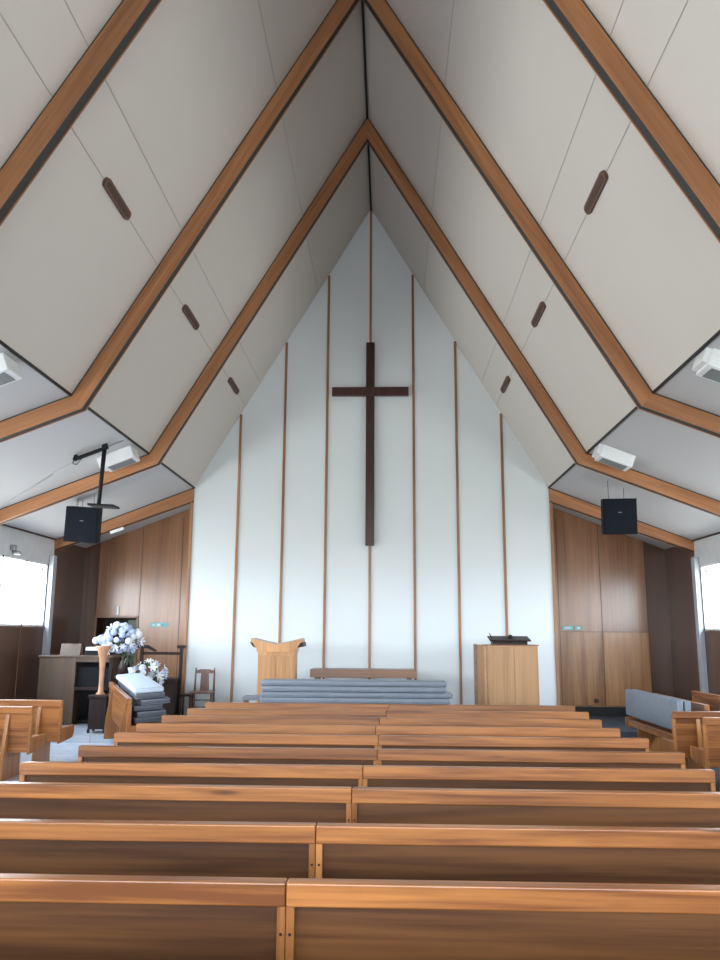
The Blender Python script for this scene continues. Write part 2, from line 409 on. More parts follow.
# outer walls: return + lower veneer + windows + upper band
for s in (-1, 1):
    w = 'left' if s < 0 else 'right'
    X0, X1 = (s * XO, s * (XO + .12)) if s > 0 else (s * (XO + .12), s * XO)
    mb = MB()
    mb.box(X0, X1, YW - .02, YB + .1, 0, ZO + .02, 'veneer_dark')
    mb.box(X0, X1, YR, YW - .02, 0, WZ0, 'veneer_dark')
    mb.box(X0, X1, YR, YW - .02, WZ1, ZO + .05, 'upper_wall')
    mb.box(X0, X1, 15.24, YW - .02, WZ0, WZ1, 'veneer_dark')
    ws = mb.build('wall_' + w, 'veneer_dark'); struct(ws, 'dark veneer %s side wall with a pale band above the windows' % w, 'wall')
    g = MB()
    for y in (14.3, 13.1, 11.9, 10.7, 9.5):
        a, b_ = sorted((s * XO, s * (XO - .003))); g.box(a, b_, y - .005, y + .005, .1, WZ0 - .05)
    g.build('groove', 'batten', ws)
    a, b_ = sorted((s * XO, s * (XO - .10)))
    t = MB().box(a, b_, 15.26, 15.42, 0, 3.20, bevel=.01).build('trim_%d' % (40 if s < 0 else 41), 'white_trim')
    struct(t, 'pale grey square post beside the %s window' % w, 'post')
    # windows, one unit between each pair of frames
    edges = [15.24, 12.42, 9.20, 6.00, 2.80, -.42, -3.2]
    for i in range(6):
        y1, y0 = edges[i] - (.0 if i == 0 else 0), edges[i + 1]
        nb = 3 if i == 0 else 4
        wn = thing('window_%d' % (i + 1 + (6 if s > 0 else 0)),
                   'white framed window strip in the %s wall, %s' % (w, ['nearest the front', 'second from the front', 'third from the front', 'beside the front pews', 'beside the camera', 'nearest the rear wall'][i]),
                   'window', kind='structure')
        xa, xb = sorted((s * (XO + .0), s * (XO + .07)))
        f = MB()
        f.box(xa, xb, y0, y1, WZ0 - .0, WZ0 + .035); f.box(xa, xb, y0, y1, WZ1 - .035, WZ1)
        ys = [y1 - k * (y1 - y0) / nb for k in range(nb + 1)]
        if i == 0: ys = [15.24, 14.33, 13.42, 12.42]
        for k, y in enumerate(ys):
            f.box(xa, xb, y - .03, y + .03, WZ0, WZ1)
        f.build('frame', 'win_frame', wn)
        a, b_ = sorted((s * XO, s * (XO - .04)))
        MB().box(a, b_, y0, y1, WZ0 - .045, WZ0, bevel=.004).build('sill', 'veneer_dark', wn)
        for k in range(nb):
            ya, yb = ys[k + 1] + .022, ys[k] - .022
            if i == 0 and k in (0,):
                # top hung sash pushed outwards
                ss = MB(); h = WZ1 - WZ0 - .08
                ss.box(-.015, .015, ya, ya + .04, -h, 0); ss.box(-.015, .015, yb - .04, yb, -h, 0)
                ss.box(-.015, .015, ya, yb, -.04, 0); ss.box(-.015, .015, ya, yb, -h, -h + .04)
                so = ss.build('sash', 'win_frame', wn); so.location = (s * (XO + .09), 0, WZ1 - .04); so.rotation_euler = (0, -s * math.radians(28), 0)
                pn = MB().box(-.003, .003, ya + .04, yb - .04, -h + .04, -.04).build('pane', 'glass', so)
            else:
                pn = MB().box(s * (XO + .03) - .003, s * (XO + .03) + .003, ya, yb, WZ0 + .035, WZ1 - .035).build('pane', 'glass', wn)
    # daylight portal outside the window strip
    L_ = bpy.data.lights.new('daylight_portal', 'AREA'); L_.shape = 'RECTANGLE'; L_.size = 1.25; L_.size_y = 18.5
    L_.cycles.is_portal = True
    lo = bpy.data.objects.new('daylight_portal', L_); C.objects.link(lo)
    lo.location = (s * (XO + .14), (15.24 - 3.2) / 2, (WZ0 + WZ1) / 2); lo.rotation_euler = (0, s * PI / 2, 0)

# rear wall; its wide glazed screen is added to bring in daylight
GX, GZ0, GZ1 = 4.8, 1.5, 3.3
mb = MB()
def P5(z): return A - (z - K) / m_
mb.box(-XO, -GX, YR - .12, YR, 0, ZO); mb.box(GX, XO, YR - .12, YR, 0, ZO); mb.box(-GX, GX, YR - .12, YR, 0, GZ0); mb.box(-GX, GX, YR - .12, YR, GZ1, ZO)
mb.prism([(-XO, ZO), (XO, ZO), (A, K), (0, R), (-A, K)], 'y', YR - .12, YR)
rw = mb.build('wall_rear', 'rear_wall'); struct(rw, 'cream rear gable wall behind the camera', 'wall')
wn = thing('window_13', 'wide glazed screen added in the rear wall for daylight', 'window', kind='structure')
f = MB(); nb = 6
for k in range(nb + 1):
    x = -GX + k * 2 * GX / nb; f.box(x - .035, x + .035, YR - .1, YR - .02, GZ0, GZ1)
for z in (GZ0, GZ1): f.box(-GX, GX, YR - .1, YR - .02, z - .03, z + .03)
f.build('frame', 'beam', wn)
for k in range(nb):
    x0, x1 = -GX + k * 2 * GX / nb + .035, -GX + (k + 1) * 2 * GX / nb - .035
    MB().box(x0, x1, YR - .063, YR - .057, GZ0 + .03, GZ1 - .03).build('pane', 'glass', wn)
L_ = bpy.data.lights.new('daylight_portal', 'AREA'); L_.shape = 'RECTANGLE'; L_.size = 2 * GX; L_.size_y = GZ1 - GZ0; L_.cycles.is_portal = True
lo = bpy.data.objects.new('daylight_portal', L_); C.objects.link(lo); lo.location = (0, YR - .16, (GZ0 + GZ1) / 2); lo.rotation_euler = (PI / 2, 0, 0)

# ------------------------------------------------------------------ cross
t = thing('wall_cross', 'large dark brown wooden cross hung on the pale front wall', 'cross', (0, YW - .03, 0))
MB().box(-.085, .085, -.11, -.03, 3.41, 7.53, bevel=.006).build('upright', 'cross', t)
c1 = MB(); c1.box(-.765, .765, -.125, -.045, 6.405, 6.585, bevel=.006); c1.build('crossarm', 'cross', t)
MB().box(-.03, .03, -.05, 0, 4.2, 7.0).build('mounting_rail', 'dark_wood', t)

# ------------------------------------------------------------------ pews
def make_pew(L, label, fins=False, group=None):
    t = thing('pew', label, 'pew', group=group)
    h = L / 2
    rl = MB().box(-h + .001, h - .001, -.072, -.004, .769, .852, bevel=.007, seg=3).build('top_rail', 'pew', t)
    MB().box(-h + .03, h - .03, -.036, -.020, .32, .773).build('back_panel', 'pew' if fins else 'pew_shaded', t)
    prof = [(-.060, .30), (-.060, .771), (-.006, .771), (-.002, .49), (.41, .49), (.43, .47), (.43, .385), (.38, .33)]
    for s in (-1, 1):
        a, b_ = sorted((s * (h - .001), s * (h - .031)))
        e = MB().prism(prof, 'x', a, b_).build('end_panel', 'pew_end', t)
        for z in (.675, .40): MB().tube((s * (h - .016), -.063, z), (s * (h - .016), -.058, z), .0055).build('screw', 'dark_wood', e)
    MB().box(-h + .037, h - .037, -.02, .43, .435, .47, bevel=.006).build('seat', 'pew', t)
    MB().box(-h + .037, h - .037, .36, .385, .36, .436).build('apron', 'pew_end', t)
    ins = .30 if fins else .22
    for s in (-1, 1):
        x = s * (h - ins)
        p = [(-.06, 0), (.36, 0), (.34, .05), (.33, .436), (-.015, .436), (-.02, .40), (-.05, .05)]
        if fins: p = [(-.13, 0), (.36, 0), (.34, .05), (.33, .436), (-.018, .436), (-.018, .32), (-.037, .32), (-.037, .768), (-.052, .768), (-.12, .32)]
        MB().prism(p, 'x', x - .022, x + .022).build('leg', 'pew_end', t)
    return t

ROWS = [  # y of the back, centre seam x, slight turn
    (1.42, .02, 0), (2.29, .0, 0),  # unseen rows, added to shade the nearest visible pews
    (3.21, -.02, .002), (4.10, .01, .006), (5.03, .14, -.008), (5.83, .18, .004), (6.65, .27, -.002),
    (7.51, .265, -.003), (8.27, .23, -.002), (9.07, .26, -.003), (9.92, .33, -.004), (10.75, .36, .0)]
rn = ['unseen row just ahead of the camera, added for shade', 'unseen row before the nearest one, added for shade', 'nearest row, along the bottom of the photo', 'second row from the camera', 'third row from the camera', 'fourth row from the camera',
      'fifth row from the camera', 'sixth row, halfway to the front', 'fourth row from the front', 'third row from the front',
      'second row from the front', 'front row, just before the long cushion stack']
L = 2.385
proto = make_pew(L, 'x', group='pews in the central block')
first = True
for i, (y, x, rz) in enumerate(ROWS):
    for s in (-1, 1):
        o = proto if first else copy_tree(proto); first = False
        jj = random.uniform(-.003, .003)
        o.location = (x + s * (L / 2 + .0005), y + s * math.tan(rz) * L / 2, 0); o.rotation_euler = (0, 0, rz)
        o['label'] = 'honey wood pew, %s half of the %s' % ('left' if s < 0 else 'right', rn[i])
# side pews facing the front
sp = make_pew(2.15, 'x', fins=True, group='pews in the side aisles')
side = [(-3.97, 10.9, -1, 'left aisle, farthest back row nearest the organ'), (-3.94, 9.93, -1, 'left aisle, middle of three rows'), (-3.74, 8.27, -1, 'left aisle, nearest of three at the photo edge'),
        (3.76, 10.13, 1, 'right aisle, farthest of three, below the cushion bench'), (3.86, 9.43, 1, 'right aisle, middle of three rows'), (3.95, 8.45, 1, 'right aisle, nearest of three at the photo edge')]
for i, (xe, y, s, lab) in enumerate(side):
    o = sp if i == 0 else copy_tree(sp)
    o.location = (xe + s * 2.15 / 2, y, 0); o['label'] = 'honey wood pew in the ' + lab
# pews on the right turned to face the centre; local +y (seat side) points to -x : rotate +90
for x, y, z, lab in ((4.50, 12.10, 0, 'honey wood pew facing the centre, carrying blue cushions, right aisle'),
                     (5.36, 12.75, 0, 'reddish wood pew facing the centre behind the cushion-laden pew on the right'),
                     (6.02, 12.6, 0, 'reddish wood pew facing the centre against the right window wall')):
    o = copy_tree(sp); 
    o.location = (x, y, z); o.rotation_euler = (0, 0, PI / 2); o['label'] = lab; o['group'] = 'pews turned to face the centre'
# angled pew on the left, far end up on the low platform
LP0 = Vector((-3.16, 11.25, 0)); LP1 = Vector((-4.15, 13.36, .10))
lp = make_pew(2.33, 'orange wood pew turned sideways, stacked with dark cushions, by the organ', fins=True, group='pews turned to face the centre')
xa = (LP0 - LP1).normalized()           # local +x from far end to near end
ya = Vector((0, 0, 1)).cross(xa).normalized(); za = xa.cross(ya)
ML = Matrix((( xa.x, ya.x, za.x, (LP0.x + LP1.x) / 2), (xa.y, ya.y, za.y, (LP0.y + LP1.y) / 2), (xa.z, ya.z, za.z, (LP0.z + LP1.z) / 2), (0, 0, 0, 1)))
lp.matrix_world = ML

# ------------------------------------------------------------------ cushions
def make_cushion(L, D, H, mat):
    mb = MB().box(-L / 2, L / 2, -D / 2, D / 2, 0, H, bevel=H * .32, seg=4)
    for f in mb.bm.faces: f.smooth = True
    o = mb.build('pew_cushion', mat)
    p = MB()
    for z in (H * .16, H * .84):
        r = .0035; a, b_ = L / 2 - H * .08, D / 2 - H * .08
        for q0, q1 in (((-a, -b_), (a, -b_)), ((a, -b_), (a, b_)), ((a, b_), (-a, b_)), ((-a, b_), (-a, -b_))):
            p.tube((q0[0], q0[1], z), (q1[0], q1[1], z), r, n=6)
    p.build('piping', 'piping', o)
    return o
def place(o, loc, rot=(0, 0, 0)): o.location = loc; o.rotation_euler = rot
# central stack on a low bench
bt = thing('low_bench', 'low wooden bench hidden under the central long cushion stack', 'bench', (-.12, 11.85, 0))
MB().box(-1.25, 1.25, -.22, .22, .42, .46, bevel=.005).build('seat', 'pew', bt)
for x in (-1.0, 1.0): MB().box(x - .02, x + .02, -.19, .19, 0, .42).build('leg', 'pew_end', bt)
HC = .0785
ordn = ['topmost', 'second from the top', 'third from the top', 'fourth from the top', 'fifth from the top', 'sixth from the top', 'seventh from the top', 'eighth from the top', 'lowest']
cz = .46
pc = make_cushion(2.66, .42, HC, 'cushion')
ext = [(0, 2.66), (.01, 2.68), (.0, 2.7), (.02, 2.7), (.0, 2.68), (.02, 2.72), (-.01, 2.62), (-.02, 2.64)]
for k in range(8):
    o = pc if k == 0 else copy_tree(pc)
    dx, ll = ext[k]
    place(o, (-.12 + dx, 11.83 + (k % 3) * .012, cz)); o.scale = (ll / 2.66, 1, 1)
    tag(o, 'long blue grey pew cushion in the central stack, ' + (ordn[7 - k] if k else 'lowest'), 'cushion', 'blue grey cushions stacked behind the front pew')
    cz += HC
# left stack on the angled pew
tilt = Matrix.Rotation(math.radians(3.5), 4, 'X')
pc = make_cushion(2.1, .40, .078, 'cushion_dark')
offs = [(0, 0, 0), (.03, .02, .01), (-.02, .0, -.012), (.05, .06, .02), (.0, .015, .0), (.02, -.01, .008)]
cz = .472
for k, (dx, dy, r) in enumerate(offs):
    o = pc if k == 0 else copy_tree(pc)
    if k == 5:
        o2 = make_cushion(2.1, .40, .078, 'cushion_sheen'); 
        for ch in list(o.children): bpy.data.objects.remove(ch)
        bpy.data.objects.remove(o); o = o2
    o.parent = None
    o.matrix_world = ML @ Matrix.Translation((.03 + dx, .02, .500)) @ tilt @ Matrix.Translation((0, .238 + dy, cz - .472)) @ Matrix.Rotation(r, 4, 'Z')
    tag(o, ('cushion with window sheen in its pale colour, on top of the staggered stack by the organ' if k == 5 else 'dark slate cushion in the staggered stack by the organ, %s' % (ordn[5 - k] if k else 'lowest')), 'cushion', 'cushions stacked on the angled pew')
    cz += .080
# right: two cushions standing on their long edges on the side pew
pc = make_cushion(2.35, .40, .085, 'cushion')
for k, lab in enumerate(('blue grey cushion standing on edge on the right side pew, nearer the aisle', 'blue grey cushion standing on edge, behind another on the right side pew')):
    o = pc if k == 0 else copy_tree(pc)
    place(o, (4.035 + k * .10 + .085, 12.12, .704), (PI / 2 + .02, 0, PI / 2))
    tag(o, lab, 'cushion', 'cushions standing on the right side pew')

# ------------------------------------------------------------------ platform furniture
# lectern with winged top
t = thing('lectern', 'orange wood lectern with a winged open-book top, left of centre', 'lectern', (-1.55, 14.1, .25))
b_ = MB().box(-.315, .315, -.22, .22, 0, 1.19, bevel=.005)
bd = b_.build('body', 'lectern', t)
g = MB(); g.box(-.29, -.005, -.232, -.22, .08, 1.12, bevel=.003); g.box(.005, .29, -.232, -.22, .08, 1.12, bevel=.003); g.build('front_panel', 'lectern', t)
prof = [(-.44, 1.36), (-.42, 1.39), (-.20, 1.335), (-.03, 1.30), (.03, 1.30), (.20, 1.335), (.42, 1.39), (.44, 1.36),
        (.45, 1.30), (.34, 1.25), (.33, 1.18), (-.33, 1.18), (-.34, 1.25), (-.42, 1.30)]
MB().prism(prof, 'y', -.26, .24).build('winged_top', 'lectern', t)
cap = [(-.435, 1.378), (-.42, 1.393), (-.20, 1.338), (-.03, 1.303), (.03, 1.303), (.20, 1.338), (.42, 1.393), (.435, 1.378), (.43, 1.41), (.20, 1.352), (0, 1.315), (-.20, 1.352), (-.43, 1.41)]
MB().prism(cap, 'y', -.275, .25).build('book_rest', 'pale_cap', t)
MB().prism([(.36, 1.25), (.47, 1.27), (.455, 1.345), (.41, 1.33)], 'y', -.27, .2).build('bracket', 'dark_wood', t)
MB().prism([(-.36, 1.25), (-.40, 1.27), (-.45, 1.345), (-.40, 1.33)], 'y', -.27, .2).build('bracket', 'dark_wood', t)

# communion table
t = thing('communion_table', 'brown wooden table with a plain thick top behind the cushion stack', 'table', (-.08, 14.4, .25))
MB().box(-.91, .91, -.32, .32, .75, .885, bevel=.006).build('top', 'brown', t)
for sx in (-1, 1):
    for sy in (-1, 1): MB().box(sx * .80 - .035, sx * .80 + .035, sy * .24 - .035, sy * .24 + .035, 0, .75, bevel=.004).build('leg', 'brown', t)

# cupboard style pulpit on the right
t = thing('pulpit', 'tall light brown boxy pulpit with a side screen, right of the cross', 'pulpit', (2.36, 14.1, .25))
MB().box(-.33, .51, -.25, .30, 0, 1.31, bevel=.004).build('body', 'cupboard', t)
g = MB(); g.box(-.32, .103, -.262, -.25, .02, 1.29, bevel=.003); g.box(.111, .50, -.262, -.25, .02, 1.29, bevel=.003); g.build('front_panel', 'cupboard', t)
MB().box(-.53, -.345, -.02, .01, 0, 1.32, bevel=.003).build('side_screen', 'cupboard', t)
MB().box(-.54, -.49, -.05, .03, 0, 1.33, bevel=.003).build('screen_post', 'brown', t)
MB().box(-.36, -.33, -.05, .20, 0, 1.31, bevel=.003).build('hinge_stile', 'pale_cap', t)
MB().box(-.355, .53, -.27, .31, 1.31, 1.325, bevel=.003).build('top', 'brown', t)
t = thing('bible_stand', 'dark low reading stand on top of the boxy pulpit', 'reading stand', (2.42, 14.05, 1.577))
MB().prism([(-.15, 0), (.15, 0), (.15, .10), (-.15, .045)], 'x', -.29, .29).build('base', 'dark_wood', t)
MB().box(-.345, .345, -.2, .2, .0, .022, bevel=.004, mtx=Matrix.Translation((0, 0, .085)) @ Matrix.Rotation(math.radians(10), 4, 'X')).build('slope', 'dark_wood', t)
MB().tube((-.30, -.02, .11), (-.335, -.04, .19), .012, .006).build('page_clip', 'black', t)
MB().lathe([(.03, .10), (.045, .125), (.03, .155), (.008, .165)], .03, .03).build('ornament', 'black', t)

# wooden chair by the wall
t = thing('splat_chair', 'small brown wooden chair with tall vertical splat against the pale wall', 'chair', (-3.03, 14.95, .25), math.radians(4))
MB().box(-.20, .20, -.20, .20, .41, .445, bevel=.008).build('seat', 'chair', t)
for sx in (-1, 1):
    lg = MB(); lg.tube((sx * .185, .18, 0), (sx * .175, .19, .44), .018, .02); lg.tube((sx * .175, .19, .44), (sx * .17, .23, .85), .02, .012); lg.build('leg', 'chair', t)
    MB().tube((sx * .18, -.175, 0), (sx * .18, -.17, .42), .016, .021).build('leg', 'chair', t)
MB().prism([(-.17, .755), (-.17, .80), (-.08, .825), (.08, .825), (.17, .80), (.17, .755)], 'y', .205, .235).build('crest_rail', 'chair', t)
MB().prism([(-.085, .445), (.085, .445), (.07, .76), (-.07, .76)], 'y', .205, .222).build('splat', 'chair', t)
for z in (.18, .30):
    st = MB(); st.tube((-.18, -.17, z), (.18, -.17, z), .010); st.tube((-.18, -.17, z - .04), (-.18, .18, z - .04), .010); st.tube((.18, -.17, z - .04), (.18, .18, z - .04), .010); st.build('stretcher', 'chair', t)
# small dark stool beside it
t = thing('low_stool', 'dark low stool just left of the splat back chair', 'stool', (-3.22, 14.55, .25))
MB().box(-.10, .10, -.12, .12, .39, .43, bevel=.012).build('seat', 'dark_wood', t)
for sx in (-1, 1):
    for sy in (-1, 1): MB().tube((sx * .085, sy * .1, 0), (sx * .08, sy * .09, .39), .014).build('leg', 'dark_wood', t)

# tall dark open stand
t = thing('reading_desk', 'tall dark open-framed stand with flared finials by the left recess', 'stand', (-3.86, 15.1, .12))
for sx in (-1, 1):
    u = MB(); u.box(sx * .37 - .028, sx * .37 + .028, -.03, .03, 0, 1.33, bevel=.004); u.build('upright', 'dark_wood', t)
    MB().prism([(sx * .37 - .06, 1.33), (sx * .37 + .06, 1.33), (sx * .37 + .085, 1.375), (sx * .37 + .06, 1.39), (sx * .37 - .06, 1.39), (sx * .37 - .085, 1.375)], 'y', -.05, .05).build('finial', 'dark_wood', t)
MB().box(-.37, .37, -.02, .02, 1.215, 1.265).build('top_rail', 'dark_wood', t)
MB().prism([(-.30, 1.345), (-.12, 1.27), (-.10, 1.30), (-.27, 1.39)], 'y', -.04, .04).build('scroll', 'dark_wood', t)
MB().box(-.36, .36, -.30, .20, .74, .80, bevel=.006).build('shelf', 'dark_wood', t)
MB().box(-.35, .35, -.24, .18, .08, .74).build('cabinet', 'dark_wood', t)

# organ console
t = thing('organ', 'dark brown organ console standing by the left side wall', 'organ', (-5.30, 14.85, .12), math.radians(6))
MB().box(-.62, .02, -.32, .30, 0, 1.17, bevel=.006).build('end_panel', 'organ', t)
MB().box(.60, .66, -.30, .30, 0, 1.17, bevel=.006).build('cheek', 'dark_wood', t)
MB().box(.02, .60, .18, .30, 0, 1.17).build('back_panel', 'black', t)
MB().box(-.64, .68, -.34, .32, 1.17, 1.205, bevel=.006).build('top', 'organ', t)
MB().box(.02, .60, -.30, -.24, 1.09, 1.17).build('fascia', 'organ', t)
MB().box(.02, .60, -.34, .18, .60, .66, bevel=.004).build('key_bed', 'dark_wood', t)
MB().box(.03, .59, -.20, -.17, .66, 1.0).build('fallboard', 'black', t)
MB().box(.04, .56, -.10, .0, .02, .07).build('pedal_bar', 'black', t)
MB().prism([(-.02, 1.205), (.16, 1.205), (.20, 1.23), (.10, 1.41), (.04, 1.41)], 'x', -.36, .0).build('music_rack', 'organ', t)
o = MB().box(-.13, .13, -.09, .09, 0, .085, bevel=.004).build('hymn_book', 'black', loc=(-5.03, 14.83, 1.326)); tag(o, 'thick black book lying on the organ top under a white book', 'book')
o = MB(); o.box(-.125, .125, -.09, .09, 0, .01, 'white'); o.box(-.12, .115, -.085, .085, .01, .05, 'white'); o.box(-.125, .125, -.09, .09, .05, .06, 'white')
o = o.build('hymn_book', 'white', loc=(-5.04, 14.82, 1.412)); tag(o, 'white book lying on a black book on the organ', 'book')

# trumpet vase on a small dark table
t = thing('side_table', 'small square dark side table under the copper trumpet vase', 'side table', (-4.42, 13.58, .12))
MB().box(-.16, .16, -.16, .16, .56, .60, bevel=.004).build('top', 'dark_wood', t)
MB().box(-.14, .14, -.13, .14, .06, .56).build('cabinet', 'dark_wood', t)
for sx_ in (-1, 1):
    for sy_ in (-1, 1): MB().box(sx_ * .13 - .018, sx_ * .13 + .018, sy_ * .12 - .018, sy_ * .12 + .018, 0, .06).build('foot', 'dark_wood', t)
t = thing('trumpet_vase', 'tall copper coloured trumpet-shaped vase in front of the organ', 'vase', (-4.42, 13.56, .72))
MB().lathe([(.075, 0), (.075, .02), (.045, .05), (.038, .20), (.042, .42), (.058, .60), (.095, .73), (.125, .775), (.11, .78)]).build('body', 'copper', t)
MB().lathe([(.125, .772), (.13, .785), (.12, .795), (.09, .797)]).build('rim', 'copper', t)

# flower heads
def head_mesh(name, mat, r, nf=34, pr=.018):
    bm = bmesh.new()
    for i in range(nf):
        z = 1 - 2 * (i + .5) / nf; a = i * 2.39996
        d = Vector((math.sqrt(1 - z * z) * math.cos(a), math.sqrt(1 - z * z) * math.sin(a), z))
        q = d.to_track_quat('Z', 'Y').to_matrix().to_4x4()
        for k in range(4):
            m = Matrix.Translation(d * r) @ q @ Matrix.Rotation(k * PI / 2 + i, 4, 'Z') @ Matrix.Translation((pr * .8, 0, 0)) @ Matrix.Rotation(-.35, 4, 'Y') @ Matrix.Diagonal((1, .8, .25, 1))
            bmesh.ops.create_uvsphere(bm, u_segments=6, v_segments=4, radius=pr, matrix=m)
    bmesh.ops.create_uvsphere(bm, u_segments=10, v_segments=6, radius=r * .85)
    me = bpy.data.meshes.new(name); bm.to_mesh(me); bm.free(); me.materials.append(M[mat]); return me
def lily_mesh(name, mat, r):
    bm = bmesh.new()
    for k in range(6):
        m = Matrix.Rotation(k * PI / 3, 4, 'Z') @ Matrix.Rotation(-.55, 4, 'Y') @ Matrix.Translation((r * .55, 0, 0)) @ Matrix.Diagonal((1, .36, .10, 1))
        bmesh.ops.create_uvsphere(bm, u_segments=10, v_segments=6, radius=r * .6, matrix=m)
    me = bpy.data.meshes.new(name); bm.to_mesh(me); bm.free(); me.materials.append(M[mat]); return me
hb, hw = head_mesh('blue_head', 'blue_flower', .052), head_mesh('white_head', 'white_flower', .05)
lw, lb = lily_mesh('white_lily', 'white_flower', .085), lily_mesh('blue_lily', 'blue_flower', .07)
def leaves(parent, c, rx, ry, rz_, n, ln=.13, stems_to=None, down=0):
    bm = bmesh.new()
    for i in range(n):
        d = Vector((random.gauss(0, 1), random.gauss(0, 1), random.gauss(0, 1))).normalized()
        p = Vector((d.x * rx, d.y * ry, d.z * rz_)) * random.uniform(.55, 1.0) + Vector(c)
        q = (d + Vector((0, 0, -down))).to_track_quat('X', 'Z').to_matrix().to_4x4()
        m = Matrix.Translation(p) @ q @ Matrix.Diagonal((1, .35, .08, 1))
        bmesh.ops.create_uvsphere(bm, u_segments=8, v_segments=4, radius=ln / 2, matrix=m)
    if stems_to:
        for i in range(9):
            d = Vector((random.uniform(-1, 1) * rx * .7, random.uniform(-1, 1) * ry * .7, random.uniform(-.3, .5) * rz_)) + Vector(c) - Vector(stems_to)
            q = d.to_track_quat('Z', 'Y').to_matrix().to_4x4()
            bmesh.ops.create_cone(bm, cap_ends=True, segments=6, radius1=.005, radius2=.004, depth=d.length, matrix=Matrix.Translation(Vector(stems_to) + d / 2) @ q)
    me = bpy.data.meshes.new('foliage'); bm.to_mesh(me); bm.free(); me.materials.append(M['leaf'])
    o = bpy.data.objects.new('foliage', me); C.objects.link(o); o.parent = parent; o['kind'] = 'stuff'; return o
# large hydrangea arrangement on a dark plant stand
t = thing('plant_stand', 'dark slim plant stand under the large blue bouquet', 'plant stand', (-4.26, 14.22, .12))
MB().lathe([(.16, .84), (.16, .87), (.02, .875)], n=24).build('top', 'dark_wood', t)
for a in (0.5, 2.6, 4.7): MB().tube((math.cos(a) * .15, math.sin(a) * .15, 0), (math.cos(a) * .10, math.sin(a) * .10, .845), .016).build('leg', 'dark_wood', t)
t = thing('flower_arrangement', 'large bouquet of pale blue hydrangeas in a dark vase beside the organ', 'bouquet', (-4.26, 14.22, .995))
MB().lathe([(.07, 0), (.10, .05), (.11, .14), (.07, .24), (.055, .30), (.075, .34)]).build('vase', 'dark_wood', t)
random.seed(11)
c0 = Vector((-.10, 0, .63))
for i in range(62):
    z = 1 - 2 * (i + .5) / 62; a = i * 2.39996
    d = Vector((math.sqrt(1 - z * z) * math.cos(a), math.sqrt(1 - z * z) * math.sin(a), z))
    p = c0 + Vector((d.x * .34, d.y * .22, d.z * .24 + .04 * (1 - abs(d.x)) - .02)) * random.uniform(.8, 1.06) + Vector([random.uniform(-.03, .03) for _ in range(3)])
    o = bpy.data.objects.new('flower', [hb, hw, lb, hb, lw][i % 5]); C.objects.link(o); o.parent = t; o.location = p
    o.rotation_euler = d.to_track_quat('Z', 'Y').to_euler(); o.scale = [random.uniform(.75, 1.2)] * 3
o = bpy.data.objects.new('flower', hw); C.objects.link(o); o.parent = t; o.location = (-.53, -.02, .60); o['label'] = 'white flower head reaching out left'
MB().tube((-.5, -.02, .58), (-.05, 0, .33), .004, n=6).build('stem', 'leaf', t)
leaves(t, c0, .36, .24, .20, 70, .12, (0, 0, .3))
lf = leaves(t, (.06, 0, .34), .13, .13, .16, 34, .10, None, 1.2)
# lily arrangement
t = thing('plant_stand', 'low dark square plant stand under the white lily bouquet', 'plant stand', (-3.74, 13.95, .12))
MB().box(-.16, .16, -.16, .16, .50, .54, bevel=.004).build('top', 'dark_wood', t)
for sx in (-1, 1):
    for sy in (-1, 1): MB().box(sx * .13 - .018, sx * .13 + .018, sy * .13 - .018, sy * .13 + .018, 0, .46).build('leg', 'dark_wood', t)
t = thing('flower_arrangement', 'smaller bouquet of white and blue lilies in a pale bowl behind the cushions', 'bouquet', (-3.74, 13.95, .66))
MB().lathe([(.07, 0), (.11, .04), (.12, .12), (.10, .18), (.11, .20)]).build('vase', 'pale_vase', t)
c0 = Vector((0, 0, .36))
for i in range(30):
    z = 1 - 1.6 * (i + .5) / 30; a = i * 2.39996
    d = Vector((math.sqrt(max(0, 1 - z * z)) * math.cos(a), math.sqrt(max(0, 1 - z * z)) * math.sin(a), z))
    p = c0 + Vector((d.x * .28, d.y * .2, d.z * .23)) + Vector([random.uniform(-.03, .03) for _ in range(3)])
    o = bpy.data.objects.new('flower', [lw, lb, lw, hw][i % 4]); C.objects.link(o); o.parent = t; o.location = p
    o.rotation_euler = d.to_track_quat('Z', 'Y').to_euler(); o.scale = [random.uniform(.8, 1.15)] * 3
leaves(t, c0, .27, .2, .20, 60, .11, (0, 0, .15))
t = MB().lathe([(.055, 0), (.06, .03), (.045, .12), (.05, .42), (.075, .54), (.07, .545), (.04, .45), (.035, .1)]).build('tall_vase', 'pale_vase', loc=(-3.93, 13.62, .62))
tag(t, 'tall slim pale vase standing between the two bouquets', 'vase')
t = thing('plant_stand', 'narrow dark plant stand under the tall pale vase', 'plant stand', (-3.93, 13.62, .12))
MB().box(-.08, .08, -.08, .08, .46, .50, bevel=.004).build('top', 'dark_wood', t)
MB().box(-.03, .03, -.03, .03, .03, .46).build('stem', 'dark_wood', t)
MB().box(-.09, .09, -.09, .09, 0, .03).build('base', 'dark_wood', t)

# side box left of the central cushions (low shelf with a paper)
t = thing('side_table', 'low grey topped side table left of the central cushion stack', 'side table', (-1.70, 13.25, .25))
MB().box(-.27, .27, -.16, .16, .44, .50, bevel=.006).build('top', 'pad', t)
for sx in (-1, 1):
    for sy in (-1, 1): MB().box(sx * .23 - .02, sx * .23 + .02, sy * .12 - .02, sy * .12 + .02, 0, .44).build('leg', 'brown', t)
